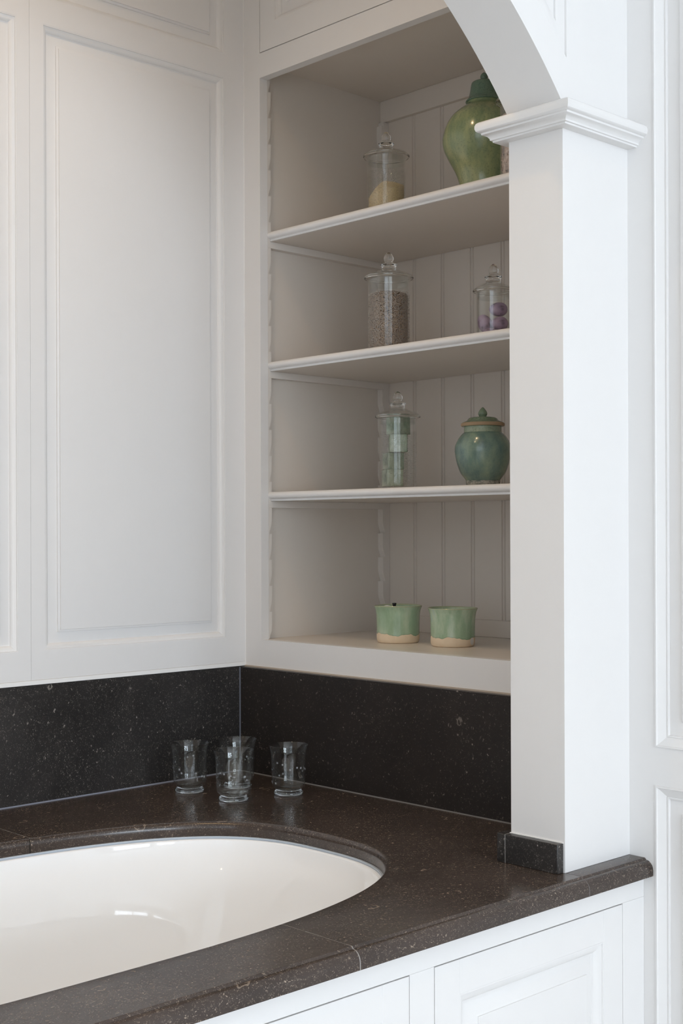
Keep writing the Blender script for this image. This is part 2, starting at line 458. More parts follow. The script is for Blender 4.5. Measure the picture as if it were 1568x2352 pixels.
window('window_1', 'x', -8.5, -4.3, -2.8)
window('window_2', 'x', -8.5, -2.45, -0.65)
window('window_3', 'y', -4.4, -4.1, -1.9)

# ------------------------------------------------------------------ wall_right: panelled wall from the pillar towards the viewer
XW = -0.046
fnR = lambda u, v, d: (XW - d, u, v)
wr = struct_root('wall_right', (XW, -2.0, 0.0))
mb = MB()
mb.box(XW + 0.03, 0.5, -8.5, -1.052, 0, ZC)
obj('wall_core', mb, WALLP, wr)
cols = [(-1.1606, -1.2160, -1.80), (-1.8556, -1.91, -2.49), (-2.545, -2.60, -3.18)]
M_BOL = [(0.0, 0.0), (0.0008, 0.003), (0.0032, 0.003), (0.0042, 0.0004), (0.009, -0.0026), (0.0155, -0.0056), (0.0185, -0.0075), (0.0195, -0.0065), (0.0215, -0.0070), (0.0225, -0.0115)]
F_BOL = [(0.0222, -0.0118), (0.0460, -0.0110), (0.050, -0.0065), (0.064, -0.0030)]
for (ys, y1, y0) in cols:
    rects = [(y0, y1, 0.13, 0.7325), (y0, y1, 0.8010, 2.86)]
    obj('panel_frame', slab_frame(fnR, (y0 - 0.0556, ys, 0.0, ZC), rects, 0.03), PAINT, wr)
    for rc in rects:
        obj('panel_moulding', moulding(fnR, rc, M_BOL), PAINT, wr, smooth=30)
        obj('raised_panel', field(fnR, rc, F_BOL), PAINT, wr, smooth=30)
obj('wall_core', MB().box(XW, XW + 0.03, -8.5, -3.2356, 0, ZC), WALLP, wr)

# ------------------------------------------------------------------ tall cupboard with raised-panel doors over the left splashback
fnL = lambda u, v, d: (u, -d, v)
tc_ = thing('tall_cupboard', (-0.9, 0.0, 0.8575), 'white cupboard front with raised-panel doors above the splashback left of the corner', 'cupboard')
DOORS = [(-0.5818, 0.0165, -0.5490, -0.0445), (-1.1600, -0.5823, -1.116, -0.6136), (-1.7400, -1.1610, -1.696, -1.205), (-2.2, -1.7410, -2.156, -1.785)]
obj('carcass', MB().box(-2.2, 0.0165, 0.022, 0.042, 0.8575, ZC), PAINT, tc_)
for i, (u0, u1, p0, p1) in enumerate(DOORS):
    rects = [(p0, p1, 0.9300, 2.2945), (p0, p1, 2.3525, 2.95)]
    dr = obj('door', slab_frame(fnL, (u0, u1, 0.8672, ZC), rects, 0.021), PAINT, tc_)
    for rc in rects:
        obj('panel_moulding', moulding(fnL, rc, M_CUP), PAINT, dr, smooth=30)
        obj('raised_panel', field(fnL, rc, F_CUP), PAINT, dr, smooth=30)
obj('bottom_strip', MB().box(-2.2, 0.0172, -0.0012, 0.022, 0.8568, 0.8668), CAULK, tc_, bevel=0.001)
obj('corner_seal', MB().box(0.0165, 0.0182, -0.0012, 0.012, 0.8585, ZC), CAULK, tc_)

# ------------------------------------------------------------------ splashbacks
sp = obj('stone_splashback', MB().box(-2.2, -0.0006, 0.0, 0.022, 0.6005, 0.8562), STONE_WALL, bevel=0.0008)
tag(sp, 'dark fossil-flecked stone splashback below the panelled cupboard doors', 'splashback')
sp = obj('stone_splashback', MB().box(0.0, 0.0176, -1.0420, 0.022, 0.6005, 0.8555), STONE_DARK, bevel=0.0008)
tag(sp, 'dark fossil-flecked stone splashback below the open shelves', 'splashback')

cj = MB().prism([(0.0, 0.0), (-0.0022, 0.0), (0.0, -0.0022)], lambda u, v, h: (u - 0.0001, v - 0.0001, h), 0.603, 0.8554)
ROOT[sp.name] = (0.0, 0.0, 0.0)
obj('corner_joint', cj, mat('grey_corner_sealant', (0.10, 0.11, 0.14), 0.5), sp)

# ------------------------------------------------------------------ shelf cabinet (open niche) on the right wall
XF, YI, YR = 0.018, -0.0605, -1.0
ZB, ZT = 0.9241, 2.2923
YS, YSR = -0.042, -1.0185
XB = 0.468
fnN = lambda u, v, d: (XF - d, u, v)
sc_ = thing('shelf_cabinet', (0.2, -0.53, 0.8575), 'white built-in open shelf cabinet set in the wall right of the corner', 'cabinet')
ff = MB()
ff.box(XF, 0.042, YI, 0.0, 0.8585, ZC)
ff.box(XF, 0.042, -1.0418, YR, 0.8585, ZC)
ff.box(XF, 0.042, YR, YI, 0.8585, ZB)
ff.box(XF, 0.042, YR, YI, ZT, 2.3522)
ff.box(XF, 0.042, YR, YI, 2.95, ZC)
obj('face_frame', ff, PAINT, sc_)
obj('frame_seal', MB().box(0.0145, 0.0180, -1.0418, 0.0, 0.8556, 0.8590), mat('beige_caulk', (0.52, 0.44, 0.36), 0.5), sc_)
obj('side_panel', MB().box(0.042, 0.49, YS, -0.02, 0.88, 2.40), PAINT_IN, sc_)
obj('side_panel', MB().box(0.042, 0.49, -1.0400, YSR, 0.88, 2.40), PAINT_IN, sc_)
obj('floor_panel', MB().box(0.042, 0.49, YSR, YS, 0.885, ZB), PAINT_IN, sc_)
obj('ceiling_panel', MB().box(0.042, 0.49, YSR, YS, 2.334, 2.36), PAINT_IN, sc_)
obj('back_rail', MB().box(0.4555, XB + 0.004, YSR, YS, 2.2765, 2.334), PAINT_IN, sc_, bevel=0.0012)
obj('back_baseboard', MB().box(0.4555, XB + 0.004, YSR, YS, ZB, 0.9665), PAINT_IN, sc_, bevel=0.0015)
# tongue-and-groove back boards, each with a bead along one edge
Wb = 0.0990
y = -0.1565
edges = [YS + 0.0005]
while y > YSR + 0.02:
    edges.append(y); y -= Wb
edges.append(YSR - 0.0005)
for a, b in zip(edges, edges[1:]):
    # profile along y from a (left) to b (right): flat face, then groove, bead, groove
    g = 0.0032
    first = a == edges[0]
    pr = [(a - 0.0002, XB + g)]
    if not first:
        pr += [(a - 0.0012, XB + g), (a - 0.0028, XB + 0.0003)]
    else: pr = [(a, XB + 0.0003)]
    if b != edges[-1]:
        pr += [(b + 0.0105, XB), (b + 0.0090, XB + g), (b + 0.0078, XB + g), (b + 0.0066, XB + 0.0008), (b + 0.0045, XB - 0.0002), (b + 0.0022, XB + 0.0008), (b + 0.0010, XB + g), (b + 0.0002, XB + g)]
    else: pr += [(b, XB)]
    poly = pr + [(b + 0.0002, XB + 0.014), (a - 0.0002, XB + 0.014)]
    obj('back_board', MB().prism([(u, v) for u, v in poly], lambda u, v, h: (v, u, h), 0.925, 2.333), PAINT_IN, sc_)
# notched shelf strips
PITCH = 0.0637
KN = 21
def strip_poly(flip):
    pts = []
    xa, xt, xn = (0.0422, 0.0525, 0.0440) if not flip else (XB - 0.0006, 0.4416, 0.4505)
    pts.append((xa, ZB + 0.0005))
    z0 = ZB + 0.0005
    prof = [(0.0, 0.0), (0.006, 0.18), (0.013, 0.5), (0.019, 0.78), (0.026, 0.95), (0.033, 1.0)]
    for k in range(0, KN + 1):
        z = 0.9268 + PITCH * k
        if k > 0: pts.append((xt, z))
        else: z = z0
        for dz, f in prof:
            pts.append((xn + (xt - xn) * f, z + dz))
    ztop = 2.3335 if flip else 2.3335
    if flip: ztop = 2.2755
    pts = [p for p in pts if p[1] < ztop - 0.001]
    pts.append((pts[-1][0], ztop)); pts.append((xa, ztop))
    return pts
for flip in (False, True):
    for (ya, yb) in ((YS - 0.0002, YI - 0.0002), (YSR + 0.0002, YR + 0.0002)):
        obj('notched_strip', MB().prism(strip_poly(flip), lambda u, v, h: (u, h, v), ya, yb), PAINT_STRIP, sc_)
# cleats seated in the notches and shelves lying on them
SHELF_K = [5, 10, 15]
for k in SHELF_K:
    z = 0.9268 + PITCH * k
    for (ya, yb) in ((YS - 0.0003, YI), (YSR + 0.0003, YR)):
        poly = [(0.0445, z + 0.0003), (0.4500, z + 0.0003), (0.4485, z + 0.0165), (0.0462, z + 0.0165)]
        obj('shelf_cleat', MB().prism(poly, lambda u, v, h: (u, h, v), ya, yb), PAINT_STRIP, sc_)
SHELF_T = []
names = {5: 'white nosed shelf lowest of three, under the teal ginger jar', 10: 'white nosed shelf in the middle, under the purple soaps', 15: 'white nosed shelf at the top, under the tall green urn'}
for k in SHELF_K:
    zu = 0.9268 + PITCH * k + 0.0168; zt = zu + 0.0222
    SHELF_T.append(zt)
    sh = thing('shelf', (0.25, -0.53, zu), names[k], 'shelf', 'adjustable shelves in the open cabinet')
    poly = [(0.0560, -0.0432), (0.4405, -0.0432), (0.4405, -0.0612), (0.4665, -0.0612), (0.4665, -0.9992), (0.4405, -0.9992), (0.4405, -1.0172), (0.0560, -1.0172)]
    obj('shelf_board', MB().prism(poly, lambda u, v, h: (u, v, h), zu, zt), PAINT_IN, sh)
    # nosing: rounded bead with a small fillet under it
    pr = [(0.0560, zt), (0.0525, zt)]
    for i in range(9):
        a = pi / 2 + pi * i / 8
        pr.append((0.0490 + 0.0085 * cos(a), zt - 0.0085 + 0.0085 * sin(a)))
    pr += [(0.0500, zt - 0.0178), (0.0500, zu), (0.0560, zu)]
    obj('nosing', MB().prism(pr, lambda u, v, h: (u, h, v), -0.0612, -0.9992), PAINT, sh, smooth=40)
Z1, Z2, Z3 = SHELF_T
# door above the open shelves
dr = obj('door', slab_frame(fnN, (YR + 0.0018, YI - 0.0018, 2.3545, 2.9480), [(-0.945, -0.1155, 2.4175, 2.89)], 0.022), PAINT, sc_)
obj('panel_moulding', moulding(fnN, (-0.945, -0.1155, 2.4175, 2.89), M_CUP), PAINT, dr, smooth=30)
obj('raised_panel', field(fnN, (-0.945, -0.1155, 2.4175, 2.89), F_CUP), PAINT, dr, smooth=30)
obj('door_gap', MB().box(0.0405, 0.0425, YR - 0.002, YI + 0.002, 2.350, 2.955), DARKGAP, sc_)
# closed wall behind the cabinet
structure('wall_niche', MB().box(0.5, 0.6, -1.04, 0.045, 0, ZC), WALLP)

# ------------------------------------------------------------------ tub, worktop
XC, YC, NE = -1.12, -0.66, 2.8
AX, BY = 0.797, 0.400
def sup(a, b, t, n=NE):
    c, s = cos(t), sin(t)
    return (XC + a * math.copysign(abs(c) ** (2 / n), c), YC + b * math.copysign(abs(s) ** (2 / n), s))
ZD = 0.60
YN = -1.1924     # where the flat top ends at the front
RIM = [(0.0, 0.0), (0.004, -0.0006), (0.0075, -0.0026), (0.0098, -0.006), (0.0108, -0.011), (0.011, -0.016), (0.011, -0.0325)]
NOSE = [(0.0, 0.0), (0.0012, -0.0005), (0.0026, -0.0026), (0.0034, -0.0036), (0.0056, -0.0037), (0.0092, -0.0050), (0.0128, -0.0078), (0.0156, -0.0117), (0.0172, -0.0160), (0.0178, -0.0210), (0.0178, -0.0305), (-0.02, -0.0305)]
wt = thing('stone_worktop', (-0.6, -0.6, 0.5690), 'dark brown fossil-flecked stone worktop with oval cut-out around the white bathtub', 'worktop')
def slab(xb0, xf0, xb1, xf1, right_full, name='slab', front_right=None):
    """stone slab: back half spans x xb0..xb1, front half xf0..xf1 around the oval"""
    mb = MB()
    for half in (0, 1):
        x0, x1 = (xb0, xb1) if half == 0 else (xf0, xf1)
        ts = [i / 140 * pi for i in range(141)]
        xs = [sup(AX, BY, t)[0] for t in ts]
        tt = [t for t, x in zip(ts, xs) if x0 < x < x1]
        # exact ends
        def t_at(x):
            u = (x - XC) / AX
            c = math.copysign(abs(u) ** (NE / 2), u); return math.acos(max(-1, min(1, c)))
        tip_r = x1 >= XC + AX - 1e-6
        tip_l = x0 <= XC - AX + 1e-6
        tt = ([0.0] if tip_r else [t_at(x1)]) + sorted(tt) + ([pi] if tip_l else [t_at(x0)])
        tt = sorted(set(tt))
        sg = 1 if half == 0 else -1
        yo = 0.022 if half == 0 else YN
        rows = []
        for t in tt:
            row = []
            outer = (sup(AX, BY, sg * t)[0], yo)
            row.append((outer[0], outer[1], ZD))
            for k in (0.66, 0.33):
                x, y_ = sup(AX, BY, sg * t); row.append((x, y_ + (yo - y_) * k, ZD))
            for i, dz in RIM:
                x, y_ = sup(AX - i, BY - i, sg * t); row.append((x, y_, ZD + dz))
            x, y_ = sup(AX - 0.011, BY - 0.011, sg * t)
            row.append((outer[0], y_ + (yo - y_) * 0.5, ZD - 0.0305))
            rows.append(row)
        mb.loft(rows, False)
        if half == 1:
            xr = front_right if front_right is not None else rows[0][0][0]
            xl = rows[-1][0][0]
            nr = [[(x, YN - o, ZD + dz) for o, dz in NOSE] for x in (xl, xr)]
            mb.loft(nr, False)
    if right_full:
        xt = XC + AX
        for a, b in ((xt, xf1),):
            mb.add([(a, 0.022, ZD), (b, 0.022, ZD), (b, YN, ZD), (a, YN, ZD)], [(0, 1, 2, 3)])
    return mb
JB, JF, JC = -0.7525, -0.7805, -0.2370
# slab with the right end of the oval: the part under and beside the pillar is one with it
mbA = slab(JB + 0.0008, JF + 0.0008, XC + AX, XC + AX, False, front_right=JC - 0.0008)
xt = XC + AX
mbA.add([(xt, 0.022, ZD), (JC - 0.0008, 0.022, ZD), (JC - 0.0008, YN, ZD), (xt, YN, ZD)], [(0, 1, 2, 3)])
mbA.add([(JC - 0.0008, 0.022, ZD), (0.0176, 0.022, ZD), (0.0176, -1.0520, ZD), (XW, -1.0520, ZD), (XW, -1.1600, ZD), (JC - 0.0008, -1.1600, ZD)], [(0, 1, 2, 3, 4, 5)])
obj('slab', mbA, STONE_TOP, wt, smooth=35)
mbB = slab(-1.9, -1.9, JB - 0.0008, JF - 0.0008, False)
mbB.add([(-1.9, 0.022, ZD), (-2.2, 0.022, ZD), (-2.2, YN, ZD), (-1.9, YN, ZD)], [(0, 1, 2, 3)])
nr = [[(x, YN - o, ZD + dz) for o, dz in NOSE] for x in (-2.2, -1.9)]
mbB.loft(nr, False)
obj('slab', mbB, STONE_TOP, wt, smooth=35)
mbC = MB().loft([[(x, YN - o, ZD + dz) for o, dz in [(YN + 1.1606, 0.0)] + NOSE] for x in (JC + 0.0008, XW + 0.0002)], True, True, True)
obj('slab', mbC, STONE_TOP, wt, smooth=35)
# grout in the joints
def nose_sheet(x, w):
    pr = [(YN - o - 0.0, ZD + dz - 0.0003) for o, dz in NOSE[:-1]] + [(-1.19, 0.5698)]
    return pr
yfr = sup(AX, BY, -math.acos(((JF - XC) / AX) ** (NE / 2)))[1]
ybk = sup(AX, BY, math.acos(((JB - XC) / AX) ** (NE / 2)))[1]
def joint(x, poly): return MB().prism(poly, lambda u, v, h: (h, u, v), x - 0.0008, x + 0.0008)
def rimside(yy, sgn): return [(yy - sgn * i, ZD + dz - 0.0003) for i, dz in RIM]
obj('grout_line', joint(JF, rimside(yfr, -1)[::-1] + nose_sheet(0, 0)), GROUT, wt)
obj('grout_line', joint(JB, [(0.0, ZD - 0.0003)] + rimside(ybk, 1) + [(0.0, 0.5695)]), GROUT, wt)
obj('grout_line', joint(JC, [(-1.1600, ZD - 0.0003)] + nose_sheet(0, 0)), mat('dark_grout', (0.12, 0.11, 0.105), 0.7), wt)
gl = MB()
gl.prism([(0.0, 0.6), (-0.0030, 0.6), (0.0, 0.6024)], lambda u, v, h: (h, u, v), -2.2, 0.0)
obj('wall_joint', gl, WSEAL, wt)
gl = MB()
gl.prism([(0.0, 0.6), (-0.0026, 0.6), (0.0, 0.6020)], lambda u, v, h: (u, h, v), -0.003, -1.0255)
obj('wall_joint', gl, WGROUT, wt)

# stone upstand wrapped round the pillar foot
XP, YPF, YPB = -0.2388, -1.1606, -1.0425
up = thing('stone_upstand', (-0.24, -1.09, 0.6), 'short dark stone upstand at the foot of the white pillar', 'upstand')
obj('upstand_piece', MB().box(XP - 0.017, XP, YPF + 0.0035, YPB - 0.0004, 0.6002, 0.6507), STONE_WALL, up, bevel=0.0012)
obj('upstand_piece', MB().box(XP - 0.017, -0.0006, YPB + 0.0004, YPB + 0.0185, 0.6002, 0.6507), STONE_WALL, up, bevel=0.0012)
obj('upstand_joint', MB().box(XP - 0.0168, XP, YPB - 0.0004, YPB + 0.0004, 0.6002, 0.6505), GROUT, up)
obj('upstand_seal', MB().box(XP - 0.0022, XP, YPF + 0.0035, YPB + 0.001, 0.6507, 0.6520), CAULK, up)

# bathtub
tub = thing('bathtub', (XC, YC, 0.0), 'white gloss oval bathtub sunk into the dark stone worktop', 'bathtub')
def oring(ia, ib, z, n=NE, k=120):
    return [(*sup(AX - ia, BY - ib, 2 * pi * j / k, n), z) for j in range(k)]
lv = [(-0.045, -0.045, 0.5550), (-0.045, -0.045, 0.5680), (0.006, 0.006, 0.5680), (0.0180, 0.0180, 0.5678), (0.0197, 0.0197, 0.5670), (0.0204, 0.0204, 0.5650), (0.0208, 0.0208, 0.556),
      (0.036, 0.034, 0.53), (0.050, 0.046, 0.50), (0.062, 0.056, 0.47), (0.073, 0.064, 0.44), (0.083, 0.070, 0.41), (0.093, 0.0755, 0.38), (0.105, 0.081, 0.35), (0.123, 0.091, 0.31), (0.146, 0.106, 0.27), (0.178, 0.130, 0.23),
      (0.222, 0.165, 0.19), (0.275, 0.205, 0.16), (0.33, 0.245, 0.142), (0.44, 0.29, 0.133), (0.70, 0.37, 0.130)]
lo = [(-0.045, -0.045, 0.5550), (-0.005, -0.005, 0.5550), (0.005, 0.005, 0.50), (0.03, 0.02, 0.30), (0.13, 0.09, 0.15), (0.30, 0.22, 0.11), (0.70, 0.37, 0.10)]
mb = MB()
mb.loft([oring(a, b, z) for a, b, z in reversed(lo)] + [oring(a, b, z) for a, b, z in lv[1:]], True, True, True)
obj('tub_shell', mb, ENAMEL, tub, smooth=60)
mb = MB(); rr = []
for i, dz in ((0.010, 0.0), (0.0145, 0.0), (0.0150, -0.003), (0.0135, -0.0045), (0.010, -0.0045)):
    rr.append(oring(i, i, 0.5725 + dz))
mb.loft(rr + [rr[0]], True)
obj('sealant_bead', mb, SEAL, tub, smooth=60)

# ------------------------------------------------------------------ base cabinet under the worktop
YCB = -1.1904
fnB = lambda u, v, d: (u, YCB - d, v)
bc = thing('base_cabinet', (-1.1, -1.17, 0.0), 'white panelled base cabinet under the front edge of the stone worktop', 'cabinet')
BD = [(-0.6047, -0.1113), (-1.1517, -0.6583), (-1.6987, -1.2053), (-2.16, -1.7523)]
fr = MB()
zt_, zb_ = 0.5300, 0.09
fr.box(-2.2, XW, YCB, YCB + 0.022, zt_, 0.5688); fr.box(-2.2, XW, YCB, YCB + 0.022, 0.0, zb_)
xs = [XW] + [v for d in BD for v in (d[1], d[0])] + [-2.2]
for a, b in zip(xs[0::2], xs[1::2]): fr.box(b, a, YCB, YCB + 0.022, zb_, zt_)
obj('face_frame', fr, PAINT, bc, bevel=0.0008)
obj('carcass', MB().box(-2.2, XW, YCB + 0.0235, YCB + 0.03, 0.0, 0.5688), DARKGAP, bc)
M_BASE = [(0.0, -0.0005), (0.0022, -0.0005), (0.0030, -0.0030), (0.007, -0.0042), (0.013, -0.0070), (0.0170, -0.0105), (0.0180, -0.0125), (0.0215, -0.0128)]
F_BASE = [(0.0215, -0.0130), (0.0220, -0.0130), (0.0250, -0.0122), (0.0460, -0.0040), (0.0466, -0.0022), (0.0520, -0.0018)]
for (u0, u1) in BD:
    g = 0.0016
    p = (u0 + 0.0584, u1 - 0.0580, zb_ + 0.06, 0.4740)
    d_ = obj('door', slab_frame(fnB, (u0 + g, u1 - g, zb_ + g, zt_ - g), [p], 0.021), PAINT, bc, bevel=0.0006)
    obj('panel_moulding', moulding(fnB, p, M_BASE), PAINT, d_, smooth=30)
    obj('raised_panel', field(fnB, p, F_BASE), PAINT, d_, smooth=30)

# ------------------------------------------------------------------ pillar with capital, and the arch it carries
def make_pillar(label):
    p = thing('pillar', (-0.1424, -1.10, 0.6), label, 'pillar')
    obj('shaft', MB().box(XP, XW + 0.012, YPF, YPB, 0.6, 1.90), PAINT, p, bevel=0.0007)
    CAPP = [(0.0, 1.8765), (0.0200, 1.8765), (0.0203, 1.8795), (0.0235, 1.8800), (0.0240, 1.8830), (0.0265, 1.8862), (0.0310, 1.8888), (0.0345, 1.8900), (0.0348, 1.8932), (0.0385, 1.8940), (0.0415, 1.8965), (0.0430, 1.9005), (0.0430, 1.9055), (0.0412, 1.9100), (0.0375, 1.9128), (0.0335, 1.9138), (0.0, 1.9138)]
    rings = [[(XW, YPF - d, z), (XP - d, YPF - d, z), (XP - d, YPB + d, z), (0.0170, YPB + d, z)] for d, z in CAPP]
    mb = MB(); n = len(rings)
    vs = [q for r in rings for q in r]; fs = []
    for i in range(n):
        j = (i + 1) % n
        for k in range(3): fs.append((i * 4 + k, i * 4 + k + 1, j * 4 + k + 1, j * 4 + k))
    fs.append(tuple(i * 4 for i in range(n))); fs.append(tuple(i * 4 + 3 for i in range(n)))
    mb.add(vs, fs)
    obj('capital', mb, PAINT, p, smooth=28)
    return p
make_pillar('square white pillar with a moulded capital right of the open shelves')
lp = thing('pillar', (-2.0976, -1.10, 0.0), 'square white pillar at the far left end of the bath alcove', 'pillar')
obj('shaft', MB().box(-2.194, -2.0012, YPF, YPB, 0.6, 1.914), PAINT, lp)
ar = thing('arch', (-1.12, -1.10, 1.9138), 'white segmental arch above the bathtub springing from the pillar capital', 'arch')
RA, ZA = 1.159, 1.1667
th = math.asin((XC - XP) / -RA) if False else math.acos((XP - XC) / RA)
pts = []
NA = 64
x_s = XP
z_s = ZA + math.sqrt(RA ** 2 - (x_s - XC) ** 2)
a0 = math.atan2(z_s - ZA, x_s - XC)
for i in range(NA + 1):
    a = a0 + (pi - 2 * a0) * i / NA
    pts.append((XC + RA * cos(a), ZA + RA * sin(a)))
top = ZC
mb = MB(); rows_f = []
YA0, YA1 = YPF, YPB
vsF = []; 
# front/back faces as vertical strips, soffit as a curved strip
spring = [(XW, 1.9138), (XP, 1.9138)]
prof = spring + [(XP, max(z_s, 1.9139))] + pts[1:-1] + [(2 * XC - XP, max(z_s, 1.9139)), (2 * XC - XP, 1.9138), (2 * XC - XW, 1.9138)]
DP = 0.0078
rows = [[(x, YA0 + DP, z), (x, YA0 + DP, top), (x, YA1, top), (x, YA1, z)] for x, z in prof]
mb.loft(rows, True, True, True)
# front skin with a sunk spandrel panel left out of it
def z_arch(x):
    return 1.9138 if x > XP or x < 2 * XC - XP else max(1.9139, ZA + math.sqrt(max(RA ** 2 - (x - XC) ** 2, 0)))
PX0, PX1, PZT, PR = XC + 0.02, -0.2275, 2.92, RA + 0.0620
z_low = lambda x, i=0.0: ZA + math.sqrt(max((PR + i) ** 2 - (x - XC) ** 2, 0))
def skin(x0, x1, lo, hi, n=40):
    xs_ = [x0 + (x1 - x0) * i / n for i in range(n + 1)]
    mb.loft([[(x, YA0, lo(x)), (x, YA0, hi(x)), (x, YA0 + DP, hi(x)), (x, YA0 + DP, lo(x))] for x in xs_], True, True, True)
tp = lambda x: top
skin(XP, XW, z_arch, tp, 1) if False else None
skin(PX1, XP - 1e-5, z_arch, tp, 2) if PX1 < XP else None
mb.add([], [])
skin(XP, PX1, lambda x: 1.9138, lambda x: z_low(x), 4)
skin(PX1, XW + 0.012, lambda x: 1.9138, tp, 1)
skin(PX0, XP, z_arch, z_low)
skin(PX0, PX1, lambda x: PZT, tp, 1)
skin(2 * XC - XP, PX0, z_arch, tp)
skin(2 * XC - XW, 2 * XC - XP, lambda x: 1.9138, tp, 1)
obj('spandrel', mb, PAINT, ar, smooth=30)
# stepped border of the sunk panel
def offs_path(i):
    xv = PX1 - i; a1 = math.atan2(z_low(xv, i) - ZA, xv - XC)
    pth = [(xv, PZT - i), (xv, z_low(xv, i))]
    for k in range(1, 24):
        a = a1 + (pi / 2 - 0.02 - a1) * k / 24; pth.append((XC + (PR + i) * cos(a), ZA + (PR + i) * sin(a)))
    pth.append((PX0 + i, z_low(PX0 + i, i))); pth.append((PX0 + i, PZT - i))
    return pth
SPR = [(0.0, 0.0074), (0.0, 0.0040), (0.0012, 0.0034), (0.0100, 0.0030), (0.0225, 0.0038), (0.0238, 0.0046), (0.0244, 0.0074)]
mb = MB().loft([[(x, YA0 + d, z) for x, z in offs_path(i)] for i, d in SPR], True)
obj('panel_moulding', mb, PAINT, ar, smooth=30)
structure('trim_1', MB().box(-2.26, -2.2, YPB, 0.045, 0.0, ZC), WALLP)

# ------------------------------------------------------------------ downlights in the ceiling
def downlight(x, y, power, size=2.25, label='recessed round ceiling downlight'):
    d = thing('ceiling_downlight', (x, y, ZC), label, 'downlight', 'recessed ceiling downlights')
    obj('trim_ring', MB().lathe([(0.034, -0.0005), (0.048, -0.0005), (0.049, -0.004), (0.045, -0.007), (0.036, -0.006), (0.034, -0.0005)], n=28), PAINT, d, local=True, smooth=40)
    e = bpy.data.materials.get('lamp_lens')
    if e is None:
        e = mat('lamp_lens', (1, 0.9, 0.75), 0.5)
        BS(e).inputs['Emission Color'].default_value = (1.0, 0.80, 0.55, 1); BS(e).inputs['Emission Strength'].default_value = 60
    obj('lens', MB().lathe([(0.0, -0.0008), (0.0335, -0.0008), (0.0335, -0.0024), (0.0, -0.0024)], n=28), e, d, local=True)
    l = bpy.data.lights.new('downlight_lamp', 'SPOT'); l.energy = power; l.color = (1.0, 0.67, 0.35)
    l.spot_size = size; l.spot_blend = 1.0; l.shadow_soft_size = 0.03
    lo_ = bpy.data.objects.new('downlight_lamp', l); COL.objects.link(lo_); lo_.parent = d; lo_.location = (0, 0, -0.012)
downlight(-0.82, -0.62, 33, label='recessed ceiling downlight above the right half of the bathtub')
downlight(-1.42, -0.62, 27, label='recessed ceiling downlight above the left half of the bathtub')
downlight(-1.0, -2.1, 18, label='recessed ceiling downlight in front of the bath, nearest the panelled wall')
downlight(-2.2, -2.1, 18, label='recessed ceiling downlight in the middle of the room')
downlight(-3.4, -2.1, 18, label='recessed ceiling downlight near the side window')

# ------------------------------------------------------------------ hurricane glasses
GP = [(0.0, 0.0), (0.0285, 0.0), (0.0316, 0.0018), (0.0324, 0.0048), (0.0316, 0.0080), (0.0292, 0.0106), (0.0286, 0.0126), (0.0302, 0.0142), (0.0342, 0.0174), (0.0366, 0.0218), (0.0375, 0.0285), (0.0382, 0.05), (0.0388, 0.078), (0.0394, 0.090), (0.0412, 0.1005), (0.0440, 0.1096)]
IN = [(0.0445, 0.1105), (0.0435, 0.1099), (0.0404, 0.1005), (0.0386, 0.090), (0.0380, 0.078), (0.0374, 0.05), (0.0366, 0.030), (0.0346, 0.0235), (0.0305, 0.0200), (0.0240, 0.0186), (0.012, 0.0180), (0.0, 0.0180)]
GPROF = GP[:1] + smooth_prof(GP[1:], 3) + smooth_prof(IN, 2)
def glass_r(z):
    for (r0, z0), (r1, z1) in zip(GP[7:], GP[8:]):
        if z0 <= z <= z1: return r0 + (r1 - r0) * (z - z0) / (z1 - z0)
    return 0.038
BOWL = smooth_prof([(0.0290, 0.0142)] + GP[8:], 3) + smooth_prof(IN, 2)
GB = MB().lathe(BOWL, n=64)
FT = [(0.0, 0.0), (0.0285, 0.0)] + smooth_prof(GP[2:7] + [(0.0290, 0.0138)], 3) + [(0.0, 0.0140)]
GF = MB().lathe(FT, n=64)
def stars(rnd):
    mb = MB()
    for k in range(15):
        a = 2 * pi * (k * 0.382 + rnd.uniform(-.04, .04)); z = 0.026 + 0.052 * ((k * 0.618 + rnd.random() * .12) % 1.0)
        sz = rnd.uniform(0.0030, 0.0046)
        for q in range(4):
            th_ = q * pi / 4 + rnd.uniform(-.1, .1)
            dx, dz = cos(th_) * sz, sin(th_) * sz
            px, pz = -sin(th_) * 0.00042, cos(th_) * 0.00042
            vs = []
            for ux, uz in ((-dx, -dz), (px, pz), (dx, dz), (-px, -pz)):
                zz = z + uz; r = glass_r(zz) + 0.00025; an = a + ux / r
                vs.append((r * cos(an), r * sin(an), zz))
            mb.add(vs, [(0, 1, 2, 3)])
    return mb
gl_lab = ['clear stemless hurricane glass with etched stars, leftmost of four by the corner',
          'clear hurricane glass with etched stars, front one of the overlapping pair',
          'clear hurricane glass with etched stars, rightmost of four, alone before the splashback',
          'clear hurricane glass with etched stars, half hidden behind the front glass']
gl_pos = [(-0.2550, -0.1298), (-0.2455, -0.2746), (-0.1155, -0.3087), (-0.1428, -0.1632)]
gt = thing('hurricane_glass', (*gl_pos[0], ZD + 0.0002), gl_lab[0], 'glass', 'etched hurricane glasses in the corner of the worktop')
gb = obj('bowl', GB, BOWL_GLASS, gt, local=True, smooth=50)
gf = obj('foot', GF, GLASS, gt, local=True, smooth=50)
st = obj('etched_stars', stars(random.Random(3)), ETCH, gt, local=True, kind='stuff')
for i in range(1, 4):
    c = copy_tree(gt); c.location = (*gl_pos[i], ZD + 0.0002); c['label'] = gl_lab[i]
    c.rotation_euler[2] = i * 1.3; ROOT[c.name] = tuple(c.location)

